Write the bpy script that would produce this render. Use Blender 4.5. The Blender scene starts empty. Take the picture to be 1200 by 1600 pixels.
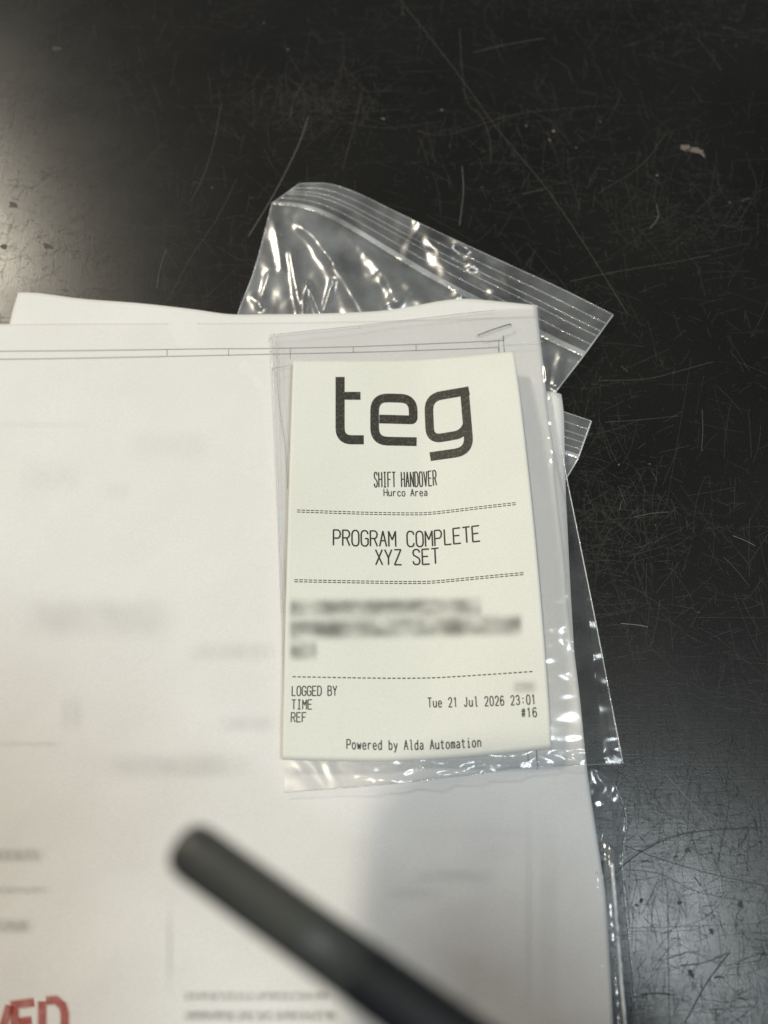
import bpy, math, random
from mathutils import Vector, Matrix, noise as mnoise
random.seed(7)
R = math.radians

# ------------------------------------------------------------------ camera
# 1200x1600 photograph, 26 mm-equivalent phone lens, tipped 22.4 degrees off straight down
FPX, TILT, CAMH = 1299.0, R(22.4), 0.2635
scene = bpy.context.scene
col = scene.collection
cd = bpy.data.cameras.new('camera'); cam = bpy.data.objects.new('camera', cd); col.objects.link(cam)
cam.location = (0, 0, CAMH); cam.rotation_euler = (TILT, 0, 0)
cd.sensor_fit = 'VERTICAL'; cd.sensor_height = 36; cd.sensor_width = 27
cd.lens = FPX / 1600 * 36
cd.clip_start = 0.005; cd.clip_end = 20
cd.dof.use_dof = True; cd.dof.focus_distance = 0.272; cd.dof.aperture_fstop = 7.0
scene.camera = cam

def at(u, v, h=0.0):
    """point of the photograph -> point in the place, on the level z = h"""
    x, y = (u - 600) / FPX, (800 - v) / FPX
    c, s = math.cos(TILT), math.sin(TILT)
    d = Vector((x, y * c + s, y * s - c))
    k = (h - CAMH) / d.z
    return Vector((d.x * k, d.y * k, h))

def project(p):
    c, s = math.cos(TILT), math.sin(TILT)
    q = Vector(p) - Vector((0, 0, CAMH))
    X, Y, Z = q.x, q.y * c + q.z * s, -q.y * s + q.z * c
    return (600 + FPX * X / -Z, 800 - FPX * Y / -Z)

# ------------------------------------------------------------------ light
world = bpy.data.worlds.new('World'); scene.world = world; world.use_nodes = True
bg = world.node_tree.nodes['Background']
bg.inputs[0].default_value = (0.80, 0.88, 1.0, 1); bg.inputs[1].default_value = 0.095
scene.view_settings.view_transform = 'Standard'; scene.view_settings.look = 'None'
scene.view_settings.exposure = 0; scene.view_settings.gamma = 1
scene.view_settings.use_curve_mapping = False

def ceiling_lamp(name, tx, ty, dist, size, power, colour, size_y=None):
    """a ceiling lamp seen from the bench under the slopes tx (to the right) and ty (away from the viewer)"""
    d = Vector((tx, ty, 1)).normalized()
    ld = bpy.data.lights.new(name, 'AREA'); ld.shape = 'RECTANGLE'
    ld.size = size; ld.size_y = size_y or size; ld.energy = power; ld.color = colour
    o = bpy.data.objects.new(name, ld); col.objects.link(o)
    o.location = Vector((0, 0.06, 0)) + d * dist
    o.rotation_euler = (-d).to_track_quat('-Z', 'Y').to_euler()
    return o

ceiling_lamp('key_lamp', -0.90, 1.02, 1.9, 0.20, 16.5, (1.0, 0.91, 0.74), 0.26)
ceiling_lamp('bench_lamp', 0.30, -0.165, 1.8, 0.44, 11.5, (0.87, 0.97, 1.0), 0.33)
ceiling_lamp('side_lamp', -0.205, -0.10, 1.7, 0.06, 10.0, (1.0, 0.89, 0.68))

# ------------------------------------------------------------------ materials
def nmat(name):
    m = bpy.data.materials.new(name); m.use_nodes = True
    nt = m.node_tree
    return m, nt, nt.nodes, nt.links, nt.nodes['Principled BSDF']

def N(nt, kind, **kw):
    n = nt.nodes.new(kind)
    for k, v in kw.items():
        if k.startswith('i_'):
            n.inputs[int(k[2:])].default_value = v
        else:
            setattr(n, k, v)
    return n

def objco(nt, scale=1.0, sc=None):
    tc = nt.nodes.new('ShaderNodeTexCoord'); mp = nt.nodes.new('ShaderNodeMapping')
    nt.links.new(tc.outputs['Object'], mp.inputs[0])
    mp.inputs['Scale'].default_value = sc or (scale, scale, scale)
    return mp.outputs[0]

def ramp(nt, fac, pts):
    r = nt.nodes.new('ShaderNodeValToRGB')
    els = r.color_ramp.elements
    while len(els) < len(pts): els.new(0.5)
    for e, (p, c) in zip(els, pts):
        e.position = p; e.color = (c, c, c, 1) if not isinstance(c, tuple) else (*c, 1)
    nt.links.new(fac, r.inputs[0])
    return r.outputs[0]

def bench_material():
    m, nt, n, l, b = nmat('black_bench')
    co = objco(nt, 1)
    big = N(nt, 'ShaderNodeTexNoise'); l.new(co, big.inputs['Vector']); big.inputs['Scale'].default_value = 14; big.inputs['Detail'].default_value = 6
    fine = N(nt, 'ShaderNodeTexNoise'); l.new(co, fine.inputs['Vector']); fine.inputs['Scale'].default_value = 1800; fine.inputs['Detail'].default_value = 4
    s1 = N(nt, 'ShaderNodeTexNoise'); l.new(objco(nt, sc=(60, 1500, 60)), s1.inputs['Vector']); s1.inputs['Scale'].default_value = 1; s1.inputs['Detail'].default_value = 5
    s2 = N(nt, 'ShaderNodeTexNoise'); l.new(objco(nt, sc=(1600, 90, 60)), s2.inputs['Vector']); s2.inputs['Scale'].default_value = 1; s2.inputs['Detail'].default_value = 5
    mx = N(nt, 'ShaderNodeMixRGB', blend_type='ADD'); mx.inputs[0].default_value = 1
    l.new(s1.outputs[0], mx.inputs[1]); l.new(s2.outputs[0], mx.inputs[2])
    c = ramp(nt, big.outputs[0], [(0.3, (0.006, 0.0059, 0.0052)), (0.7, (0.0115, 0.0112, 0.0098))])
    sp = ramp(nt, fine.outputs[0], [(0.58, 0.0), (0.80, 0.03)])
    add = N(nt, 'ShaderNodeMixRGB', blend_type='ADD'); add.inputs[0].default_value = 1
    l.new(c, add.inputs[1]); l.new(sp, add.inputs[2])
    l.new(add.outputs[0], b.inputs['Base Color'])
    mid = N(nt, 'ShaderNodeTexNoise'); l.new(co, mid.inputs['Vector']); mid.inputs['Scale'].default_value = 26; mid.inputs['Detail'].default_value = 12; mid.inputs['Roughness'].default_value = 0.75
    l.new(ramp(nt, mid.outputs[0], [(0.36, 0.25), (0.64, 0.31)]), b.inputs['Roughness'])
    l.new(ramp(nt, mid.outputs[0], [(0.36, 0.52), (0.64, 0.40)]), b.inputs['Specular IOR Level'])
    bu = N(nt, 'ShaderNodeBump'); bu.inputs['Strength'].default_value = 0.16; bu.inputs['Distance'].default_value = 0.00008
    l.new(mx.outputs[0], bu.inputs['Height'])
    bu2 = N(nt, 'ShaderNodeBump'); bu2.inputs['Strength'].default_value = 0.25; bu2.inputs['Distance'].default_value = 0.00008
    l.new(fine.outputs[0], bu2.inputs['Height']); l.new(bu.outputs[0], bu2.inputs['Normal'])
    l.new(bu2.outputs[0], b.inputs['Normal'])
    return m

def paper_material(name, colour, bump=0.25, trans=0.0):
    m, nt, n, l, b = nmat(name)
    co = objco(nt, 1)
    a = N(nt, 'ShaderNodeTexNoise'); l.new(co, a.inputs['Vector']); a.inputs['Scale'].default_value = 1500; a.inputs['Detail'].default_value = 4
    g = N(nt, 'ShaderNodeTexNoise'); l.new(co, g.inputs['Vector']); g.inputs['Scale'].default_value = 45; g.inputs['Detail'].default_value = 3
    mul = N(nt, 'ShaderNodeMixRGB', blend_type='MULTIPLY'); mul.inputs[0].default_value = 1
    mul.inputs[1].default_value = (*colour, 1)
    l.new(ramp(nt, a.outputs[0], [(0.3, 0.93), (0.7, 1.0)]), mul.inputs[2])
    mul2 = N(nt, 'ShaderNodeMixRGB', blend_type='MULTIPLY'); mul2.inputs[0].default_value = 1
    l.new(mul.outputs[0], mul2.inputs[1]); l.new(ramp(nt, g.outputs[0], [(0.3, (0.97, 0.97, 0.955)), (0.7, 1.0)]), mul2.inputs[2])
    l.new(mul2.outputs[0], b.inputs['Base Color'])
    b.inputs['Roughness'].default_value = 0.75; b.inputs['Specular IOR Level'].default_value = 0.25
    bu = N(nt, 'ShaderNodeBump'); bu.inputs['Strength'].default_value = bump; bu.inputs['Distance'].default_value = 0.00012
    l.new(a.outputs[0], bu.inputs['Height']); l.new(bu.outputs[0], b.inputs['Normal'])
    return m

def ink_material(name, colour, speck=0.0):
    m, nt, n, l, b = nmat(name)
    a = N(nt, 'ShaderNodeTexNoise'); l.new(objco(nt, 1), a.inputs['Vector']); a.inputs['Scale'].default_value = 1300; a.inputs['Detail'].default_value = 5
    hi = tuple(min(1, c * (1 + 5 * speck) + 0.05 * speck) for c in colour)
    l.new(ramp(nt, a.outputs[0], [(0.50, colour), (0.75, hi)]), b.inputs['Base Color'])
    b.inputs['Roughness'].default_value = 0.55
    return m

def film_material(name, haze=0.05, rough=0.09, gloss=1.0, bump=0.5, scale=160, tint=(0.97, 0.98, 0.985)):
    """thin clear polythene: see-through, mirror-like at its folds, a trace of milkiness, its cloudy patches imitating reflections"""
    m, nt, n, l, b = nmat(name)
    n.remove(b)
    out = n['Material Output']
    tr = N(nt, 'ShaderNodeBsdfTransparent'); tr.inputs[0].default_value = (*tint, 1)
    gl = N(nt, 'ShaderNodeBsdfGlossy'); gl.inputs['Roughness'].default_value = rough; gl.inputs[0].default_value = (1, 1, 1, 1)
    df = N(nt, 'ShaderNodeBsdfDiffuse'); df.inputs[0].default_value = (0.80, 0.84, 0.88, 1)
    # Schlick reflectance from either face of the film
    geo = N(nt, 'ShaderNodeNewGeometry'); dot = N(nt, 'ShaderNodeVectorMath', operation='DOT_PRODUCT'); l.new(geo.outputs['Incoming'], dot.inputs[0])
    ab = N(nt, 'ShaderNodeMath', operation='ABSOLUTE'); l.new(dot.outputs['Value'], ab.inputs[0])
    om = N(nt, 'ShaderNodeMath', operation='SUBTRACT'); om.inputs[0].default_value = 1; om.use_clamp = True; l.new(ab.outputs[0], om.inputs[1])
    p5 = N(nt, 'ShaderNodeMath', operation='POWER'); l.new(om.outputs[0], p5.inputs[0]); p5.inputs[1].default_value = 5
    mu = N(nt, 'ShaderNodeMath', operation='MULTIPLY_ADD'); l.new(p5.outputs[0], mu.inputs[0]); mu.inputs[1].default_value = 0.92 - 0.07 * gloss; mu.inputs[2].default_value = 0.07 * gloss; mu.use_clamp = True
    co = objco(nt, 1)
    a = N(nt, 'ShaderNodeTexNoise'); l.new(co, a.inputs['Vector']); a.inputs['Scale'].default_value = scale; a.inputs['Detail'].default_value = 1.2; a.inputs['Distortion'].default_value = 1.2
    bu = N(nt, 'ShaderNodeBump'); bu.inputs['Strength'].default_value = bump; bu.inputs['Distance'].default_value = 0.0012
    l.new(a.outputs[0], bu.inputs['Height'])
    l.new(bu.outputs[0], gl.inputs['Normal']); l.new(bu.outputs[0], dot.inputs[1])
    hz = N(nt, 'ShaderNodeTexNoise'); l.new(co, hz.inputs['Vector']); hz.inputs['Scale'].default_value = 55; hz.inputs['Detail'].default_value = 5
    m1 = N(nt, 'ShaderNodeMixShader'); l.new(ramp(nt, hz.outputs[0], [(0.32, haze * 0.35), (0.72, haze * 2.0)]), m1.inputs[0])  # haze varied in patches, painting in the cloudy grey reflections
    l.new(tr.outputs[0], m1.inputs[1]); l.new(df.outputs[0], m1.inputs[2])
    m2 = N(nt, 'ShaderNodeMixShader'); l.new(mu.outputs[0], m2.inputs[0]); l.new(m1.outputs[0], m2.inputs[1]); l.new(gl.outputs[0], m2.inputs[2])
    l.new(m2.outputs[0], out.inputs[0])
    return m

def smudge_material(name, strength, colour, words=26.0, contrast=0.5, ew=0.06):
    """soft, illegible print: ink density falls off towards the patch's edges and breaks up into words"""
    m, nt, n, l, b = nmat(name)
    out = n['Material Output']
    uv = N(nt, 'ShaderNodeUVMap'); sep = N(nt, 'ShaderNodeSeparateXYZ'); l.new(uv.outputs[0], sep.inputs[0])
    def edge(o, w):
        ax = N(nt, 'ShaderNodeMath', operation='PINGPONG'); ax.inputs[1].default_value = 0.5; l.new(o, ax.inputs[0])
        mr = N(nt, 'ShaderNodeMapRange', interpolation_type='SMOOTHERSTEP'); mr.inputs['From Max'].default_value = w; l.new(ax.outputs[0], mr.inputs['Value'])
        return mr.outputs[0]
    m1 = N(nt, 'ShaderNodeMath', operation='MULTIPLY'); l.new(edge(sep.outputs[0], ew), m1.inputs[0]); l.new(edge(sep.outputs[1], 0.5), m1.inputs[1])
    mp = N(nt, 'ShaderNodeMapping'); l.new(uv.outputs[0], mp.inputs[0]); mp.inputs['Scale'].default_value = (words, 1.6, 1)
    mp.inputs['Location'].default_value = (random.random() * 50, random.random() * 9, 0)
    a = N(nt, 'ShaderNodeTexNoise'); a.inputs['Scale'].default_value = 1; a.inputs['Detail'].default_value = 0.6; l.new(mp.outputs[0], a.inputs['Vector'])
    m2 = N(nt, 'ShaderNodeMath', operation='MULTIPLY'); l.new(m1.outputs[0], m2.inputs[0]); l.new(ramp(nt, a.outputs[0], [(0.28, 1 - contrast), (0.72, 1.0)]), m2.inputs[1])
    m3 = N(nt, 'ShaderNodeMath', operation='MULTIPLY'); l.new(m2.outputs[0], m3.inputs[0]); m3.inputs[1].default_value = strength
    tr = N(nt, 'ShaderNodeBsdfTransparent')
    b.inputs['Base Color'].default_value = (*colour, 1); b.inputs['Roughness'].default_value = 0.8
    mx = N(nt, 'ShaderNodeMixShader'); l.new(m3.outputs[0], mx.inputs[0]); l.new(tr.outputs[0], mx.inputs[1]); l.new(b.outputs[0], mx.inputs[2])
    l.new(mx.outputs[0], out.inputs[0])
    return m

def plain(name, colour, rough=0.5, metal=0.0, bump=0.0, scale=400):
    m, nt, n, l, b = nmat(name)
    a = N(nt, 'ShaderNodeTexNoise'); l.new(objco(nt, 1), a.inputs['Vector']); a.inputs['Scale'].default_value = scale; a.inputs['Detail'].default_value = 4
    l.new(ramp(nt, a.outputs[0], [(0.3, tuple(c * 0.85 for c in colour)), (0.7, colour)]), b.inputs['Base Color'])
    b.inputs['Roughness'].default_value = rough; b.inputs['Metallic'].default_value = metal
    if bump:
        bu = N(nt, 'ShaderNodeBump'); bu.inputs['Strength'].default_value = bump; bu.inputs['Distance'].default_value = 0.0002
        l.new(a.outputs[0], bu.inputs['Height']); l.new(bu.outputs[0], b.inputs['Normal'])
    return m

def seam_material(name, haze, rough=0.2):
    return film_material(name, haze=haze, rough=rough, gloss=2.0, bump=0.2, scale=600)

M = {}
M['bench'] = bench_material()
for k, g in enumerate((0.06, 0.11, 0.26)):
    M['scratch%d' % k] = plain('bench_scratch_%d' % k, (g, g * 0.98, g * 0.93), 0.8)
M['scratch3'] = plain('bench_scuff', (0.006, 0.006, 0.006), 0.55)
M['chip'] = plain('bench_chip', (0.15, 0.135, 0.115), 0.8, 0, 0.5, 700)
M['sheet'] = paper_material('office_paper', (0.80, 0.80, 0.81))
M['sheet_b'] = paper_material('office_paper_back', (0.82, 0.82, 0.83))
M['receipt'] = paper_material('thermal_paper', (0.81, 0.825, 0.785), 0.12)
M['ink'] = ink_material('thermal_ink', (0.022, 0.021, 0.017), 0.25)
M['logo'] = ink_material('thermal_ink_solid', (0.026, 0.025, 0.020), 0.5)
M['line'] = ink_material('drawing_ink', (0.10, 0.10, 0.11))
M['faint'] = ink_material('faint_drawing_ink', (0.42, 0.42, 0.44))
M['film'] = film_material('zip_bag_film', 0.095, 0.29, 2.3, 0.6, 60)
M['pouch'] = film_material('pouch_film', 0.022, 0.17, 0.75, 0.5, 60, (0.985, 0.985, 0.985))
M['bagroll'] = film_material('rolled_film', 0.05, 0.18, 2.0, 0.3, 50)
M['seam'] = seam_material('film_edge', 0.45)  # whitish colour stands in for light caught along the film's edges
M['fold'] = seam_material('fold_highlight_film', 0.8, 0.25)  # near-white haze, a painted highlight for the rolled side
M['zip'] = seam_material('zip_rib', 0.22, 0.12)
M['band'] = seam_material('zip_band', 0.35, 0.2)
M['steel'] = plain('staple_steel', (0.22, 0.22, 0.23), 0.35, 1.0)
M['pen'] = plain('grey_barrel', (0.085, 0.087, 0.076), 0.45)
M['pencap'] = plain('black_grip', (0.016, 0.018, 0.020), 0.5)

# ------------------------------------------------------------------ helpers
def link(name, verts, faces, mat, parent=None, uvs=None, smooth=True):
    me = bpy.data.meshes.new(name)
    me.from_pydata([tuple(v) for v in verts], [], faces); me.update()
    if smooth:
        for p in me.polygons: p.use_smooth = True
    if uvs is not None:
        lay = me.uv_layers.new(name='UVMap')
        for lp in me.loops: lay.data[lp.index].uv = uvs[lp.vertex_index]
    me.materials.append(mat)
    o = bpy.data.objects.new(name, me); col.objects.link(o)
    if parent is not None: o.parent = parent
    return o

def empty(name, label, cat, group=None):
    o = bpy.data.objects.new(name, None); col.objects.link(o); o.empty_display_size = 0.02
    o['label'] = label; o['category'] = cat
    if group: o['group'] = group
    return o

def tag(o, label, cat):
    o['label'] = label; o['category'] = cat
    return o

def along(pl):
    """polyline -> function of 0..1 by length, smoothed with Catmull-Rom"""
    d = [0.0]
    for a, b in zip(pl, pl[1:]): d.append(d[-1] + math.dist(a, b))
    L = d[-1]
    def f(t):
        t = min(max(t, 0), 1) * L
        i = 0
        while i < len(pl) - 2 and d[i + 1] < t: i += 1
        k = (t - d[i]) / max(1e-9, d[i + 1] - d[i])
        p1, p2 = pl[i], pl[i + 1]
        p0 = pl[i - 1] if i > 0 else tuple(2 * a - b for a, b in zip(p1, p2))
        p3 = pl[i + 2] if i + 2 < len(pl) else tuple(2 * b - a for a, b in zip(p1, p2))
        return tuple(0.5 * (2 * b + (c - a) * k + (2 * a - 5 * b + 4 * c - e) * k * k + (3 * b - a - 3 * c + e) * k ** 3)
                     for a, b, c, e in zip(p0, p1, p2, p3))
    return f

def coons(top, bottom, left, right):
    T, B, Lf, Rt = along(top), along(bottom), along(left), along(right)
    c00, c10, c01, c11 = top[0], top[-1], bottom[0], bottom[-1]
    def f(a, b):
        t, bo, le, ri = T(a), B(a), Lf(b), Rt(b)
        return tuple((1 - b) * t[i] + b * bo[i] + (1 - a) * le[i] + a * ri[i]
                     - ((1 - a) * (1 - b) * c00[i] + a * (1 - b) * c10[i] + (1 - a) * b * c01[i] + a * b * c11[i]) for i in (0, 1))
    return f

def grid(surf, nu, nv):
    vs = [surf(i / nu, j / nv) for j in range(nv + 1) for i in range(nu + 1)]
    fs = [(j * (nu + 1) + i, (j + 1) * (nu + 1) + i, (j + 1) * (nu + 1) + i + 1, j * (nu + 1) + i + 1) for j in range(nv) for i in range(nu)]
    return vs, fs

def thick(vs, fs, nu, nv, t):
    """give a grid sheet real thickness t (downwards)"""
    n = len(vs)
    low = [Vector(v) - Vector((0, 0, t)) for v in vs]
    f2 = [tuple(reversed([i + n for i in f])) for f in fs]
    W = nu + 1
    rim = [i for i in range(W)] + [j * W + nu for j in range(1, nv + 1)] + [nv * W + i for i in range(nu - 1, -1, -1)] + [j * W for j in range(nv - 1, 0, -1)]
    f3 = [(a, b, b + n, a + n) for a, b in zip(rim, rim[1:] + rim[:1])]
    return list(vs) + low, fs + f2 + f3

def nz(x, y, s=1.0, seed=0.0):
    return mnoise.noise(Vector((x * s, y * s, seed)))

def seg_dist(p, a, b):
    ax, ay = a; bx, by = b; px, py = p
    L2 = (bx - ax) ** 2 + (by - ay) ** 2
    t = max(0, min(1, ((px - ax) * (bx - ax) + (py - ay) * (by - ay)) / L2))
    return math.hypot(px - ax - t * (bx - ax), py - ay - t * (by - ay)), t

def tube(name, pts, rad, mat, parent, sides=6, flat=1.0):
    pts = [Vector(p) for p in pts]; vs = []; fs = []
    for i, p in enumerate(pts):
        d = (pts[min(i + 1, len(pts) - 1)] - pts[max(i - 1, 0)]).normalized()
        s = d.cross(Vector((0, 0, 1))).normalized(); n = s.cross(d)
        r = rad(i / (len(pts) - 1)) if callable(rad) else rad
        for k in range(sides):
            a = 2 * math.pi * k / sides
            vs.append(p + s * math.cos(a) * r + n * math.sin(a) * r * flat)
    for i in range(len(pts) - 1):
        for k in range(sides):
            k2 = (k + 1) % sides
            fs.append((i * sides + k, i * sides + k2, (i + 1) * sides + k2, (i + 1) * sides + k))
    fs.append(tuple(reversed(range(sides)))); fs.append(tuple(len(vs) - sides + k for k in range(sides)))
    return link(name, vs, fs, mat, parent)

def resample(pl, step):
    out = [pl[0]]
    for a, b in zip(pl, pl[1:]):
        n = max(1, int(math.dist(a, b) / step))
        for i in range(1, n + 1): out.append(tuple(p + (q - p) * i / n for p, q in zip(a, b)))
    return out

def ribbon2d(pl, w, vs, fs, ext=0.0):
    """mitred flat ribbon along a 2-D polyline, appended to vs / fs"""
    if len(pl) < 2: return
    pl = [Vector(p) for p in pl]
    closed = (pl[0] - pl[-1]).length < 1e-9
    if not closed and ext:
        pl[0] = pl[0] + (pl[0] - pl[1]).normalized() * ext; pl[-1] = pl[-1] + (pl[-1] - pl[-2]).normalized() * ext
    b0 = len(vs); n = len(pl)
    for i, p in enumerate(pl):
        if closed and i in (0, n - 1): d1, d2 = (p - pl[n - 2]).normalized(), (pl[1] - p).normalized()
        else:
            d1 = (p - pl[i - 1]).normalized() if i > 0 else (pl[1] - p).normalized()
            d2 = (pl[i + 1] - p).normalized() if i < n - 1 else d1
        n1, n2 = Vector((-d1.y, d1.x)), Vector((-d2.y, d2.x))
        m = n1 + n2; m = m / max(0.5, m.length_squared / 2) if m.length > 0.2 else n1
        vs.append(p + m * w / 2); vs.append(p - m * w / 2)
    for i in range(n - 1):
        fs.append((b0 + 2 * i, b0 + 2 * i + 1, b0 + 2 * i + 3, b0 + 2 * i + 2))

# ------------------------------------------------------------------ the bench
nb = 1
bench = link('bench_top', [(-0.7, -0.5, -0.03), (0.7, -0.5, -0.03), (0.7, 0.8, -0.03), (-0.7, 0.8, -0.03),
                           (-0.7, -0.5, 0), (0.7, -0.5, 0), (0.7, 0.8, 0), (-0.7, 0.8, 0)],
             [(4, 5, 6, 7), (0, 3, 2, 1), (0, 1, 5, 4), (1, 2, 6, 5), (2, 3, 7, 6), (3, 0, 4, 7)], M['bench'], smooth=False)
bench['kind'] = 'structure'

def scratch_mesh(specs, zoff, name, mat):
    vs, fs = [], []
    for pl, w in specs:
        b = len(vs); ribbon2d(pl, w, vs, fs)
    vs = [(v[0], v[1], zoff) for v in vs]
    o = link(name, vs, fs, mat, bench, smooth=False); o['kind'] = 'stuff'
    return o

WEAR = [(random.uniform(-0.2, 0.2), random.uniform(-0.1, 0.38), random.uniform(0.012, 0.045)) for _ in range(26)]
def rand_scratch(lmin, lmax, region):
    x = random.uniform(region[0], region[1]); y = random.uniform(region[2], region[3])
    if random.random() < 0.6:
        cx, cy, sg = random.choice(WEAR); x, y = random.gauss(cx, sg), random.gauss(cy, sg * 0.7)
        if not (region[0] < x < region[1] and region[2] < y < region[3]): x = random.uniform(region[0], region[1]); y = random.uniform(region[2], region[3])
    L = lmin * (lmax / lmin) ** (random.random() ** 1.6)
    ang = random.choice([random.gauss(0, 0.25), random.gauss(math.pi / 2, 0.3), random.uniform(0, math.pi), random.uniform(0, math.pi)])
    bend = random.gauss(0, 0.25) ; n = 5; pl = []
    for i in range(n):
        pl.append((x, y)); x += math.cos(ang) * L / n; y += math.sin(ang) * L / n; ang += bend / n * random.uniform(0.4, 1.6)
    return pl
area = (-0.24, 0.24, -0.13, 0.40)
scratch_mesh([(rand_scratch(0.002, 0.03, area), random.uniform(0.00004, 0.00010)) for _ in range(15000)], 0.00002, 'fine_scratches', M['scratch0'])
scratch_mesh([(rand_scratch(0.001, 0.025, area), random.uniform(0.00002, 0.00006)) for _ in range(2200)], 0.00003, 'light_scratches', M['scratch1'])
scratch_mesh([(rand_scratch(0.001, 0.012, area), random.uniform(0.00003, 0.00008)) for _ in range(160)], 0.00004, 'bright_scratches', M['scratch2'])
near = (0.05, 0.17, -0.09, 0.06)
scratch_mesh([(rand_scratch(0.001, 0.016, near), random.uniform(0.00004, 0.00014)) for _ in range(7500)], 0.00005, 'worn_scratches', M['scratch3'])
left = (-0.24, -0.10, 0.06, 0.32)
scratch_mesh([(rand_scratch(0.001, 0.012, left), random.uniform(0.00006, 0.00018)) for _ in range(3200)], 0.00005, 'worn_scratches', M['scratch3'])

def px_scratch(pts, w_px, mat, z=0.00006, name='long_scratch'):
    pl = [at(*p)[:2] for p in pts]
    f = along(pl); n = 6 * len(pts)
    vs, fs = [], []
    ribbon2d([f(i / n) for i in range(n + 1)], w_px * 0.00025, vs, fs)
    return link(name, [(v[0], v[1], z) for v in vs], fs, M[mat], bench, smooth=False)
for pts, w, mm in [
    ([(625, 0), (700, 95), (780, 205), (850, 290), (915, 385), (980, 490)], 0.55, 'scratch1'),
    ([(482, 182), (465, 230), (430, 300), (388, 370)], 1.3, 'scratch1'),
    ([(345, 165), (335, 220), (318, 275), (298, 315)], 0.5, 'scratch1'),
    ([(370, 280), (340, 340), (300, 400), (262, 470)], 0.4, 'scratch1'),
    ([(568, 135), (555, 190), (535, 265)], 0.4, 'scratch1'),
    ([(718, 45), (722, 110), (730, 160), (750, 180), (765, 215), (767, 255)], 0.45, 'scratch1'),
    ([(740, 82), (790, 70), (850, 60)], 0.8, 'scratch1'),
    ([(890, 440), (960, 425), (1040, 412), (1110, 399)], 0.5, 'scratch1'),
    ([(650, 205), (700, 210), (800, 180), (880, 170), (950, 165)], 0.35, 'scratch1'),
    ([(722, 260), (724, 300), (718, 352)], 0.5, 'scratch2'),
    ([(1088, 58), (1110, 85), (1127, 110)], 0.5, 'scratch1'), ([(860, 90), (885, 105), (895, 130)], 0.4, 'scratch1'),
    ([(1026, 320), (1028, 340), (1015, 358)], 0.45, 'scratch2'),
    ([(820, 170), (860, 190), (895, 230)], 0.3, 'scratch1'), ([(1040, 210), (1000, 260), (935, 302)], 0.4, 'scratch1'),
    ([(935, 595), (1010, 592), (1060, 580), (1115, 565)], 0.45, 'scratch1'),
    ([(945, 660), (1000, 656), (1060, 650)], 0.4, 'scratch1'), ([(1097, 640), (1098, 670), (1096, 705)], 0.6, 'scratch1'),
    ([(990, 808), (1020, 802), (1045, 800)], 0.7, 'scratch1'), ([(970, 974), (1000, 977), (1012, 980)], 0.6, 'scratch2'),
    ([(1145, 837), (1165, 845), (1180, 853)], 0.5, 'scratch2'), ([(1130, 870), (1150, 890), (1170, 915)], 0.4, 'scratch1'),
    ([(1080, 560), (1040, 790), (1020, 800)], 0.3, 'scratch0'), ([(450, 120), (520, 180), (600, 200), (690, 190)], 0.3, 'scratch1'),
    ([(260, 390), (250, 420), (245, 450)], 0.8, 'scratch1'), ([(30, 130), (22, 170), (18, 200)], 0.7, 'scratch3'),
    ([(968, 1357), (1000, 1332), (1045, 1310), (1100, 1298), (1200, 1292)], 1.3, 'scratch3'),
    ([(968, 1351), (1003, 1326), (1048, 1306), (1085, 1298)], 0.5, 'scratch3'),
    ([(978, 1322), (1040, 1345), (1110, 1365), (1200, 1385)], 1.0, 'scratch3'),
    ([(968, 1358), (1030, 1365), (1080, 1390), (1130, 1402), (1200, 1412)], 0.7, 'scratch3'),
    ([(975, 1375), (980, 1405), (984, 1445)], 0.9, 'scratch3'),
    ([(980, 1450), (1060, 1448), (1200, 1442)], 0.5, 'scratch3'),
    ([(1043, 1390), (1044, 1480), (1046, 1600)], 0.6, 'scratch3'),
    ([(1140, 1488), (1105, 1535), (1070, 1598)], 1.3, 'scratch3'), ([(1064, 1508), (1100, 1504), (1135, 1490)], 0.9, 'scratch3'),
    ([(1140, 1250), (1132, 1300), (1118, 1360)], 0.7, 'scratch3'), ([(1040, 1210), (1090, 1265), (1120, 1300), (1165, 1335)], 0.4, 'scratch2'),
    ([(1000, 1554), (1030, 1552), (1055, 1555)], 1.2, 'scratch3'), ([(1116, 1528), (1124, 1526), (1132, 1528)], 2.0, 'scratch3'),
    ([(1070, 1331), (1076, 1328), (1080, 1333)], 2.0, 'scratch3'), ([(1098, 1417), (1105, 1415), (1112, 1417)], 0.9, 'scratch3'),
    ([(1150, 1560), (1172, 1562)], 1.2, 'scratch3'), ([(1130, 1530), (1160, 1560), (1180, 1575)], 0.7, 'scratch3'),
    ([(1085, 1370), (1092, 1380), (1095, 1385)], 1.4, 'scratch3'), ([(1160, 1415), (1150, 1440), (1170, 1470)], 0.6, 'scratch3'),
    ]: px_scratch(pts, w, mm)

def blot(name, u, v, ru, rv, mat, seed, rot=0.0, z=0.00007, spikes=0.45):
    n = 18; c = at(u, v); vs = [(c.x, c.y, z)]
    for i in range(n):
        a = 2 * math.pi * i / n; k = 1 + spikes * nz(math.cos(a) * 2, math.sin(a) * 2, 1, seed) * 1.6
        du, dv = ru * k * math.cos(a), rv * k * math.sin(a)
        p = at(u + du * math.cos(rot) - dv * math.sin(rot), v + du * math.sin(rot) + dv * math.cos(rot)); vs.append((p.x, p.y, z))
    return link(name, vs, [(0, 1 + i, 1 + (i + 1) % n) for i in range(n)], M[mat], bench, smooth=False)
blot('chip_mark', 1071, 231, 9, 4.5, 'chip', 3.1, 0.12, spikes=0.4)
blot('chip_mark', 1086, 235, 13, 4, 'chip', 6.1, 0.10, spikes=0.4)
blot('chip_mark', 1097, 241, 6, 2, 'chip', 2.1, 0.8, z=0.00008)
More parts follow.
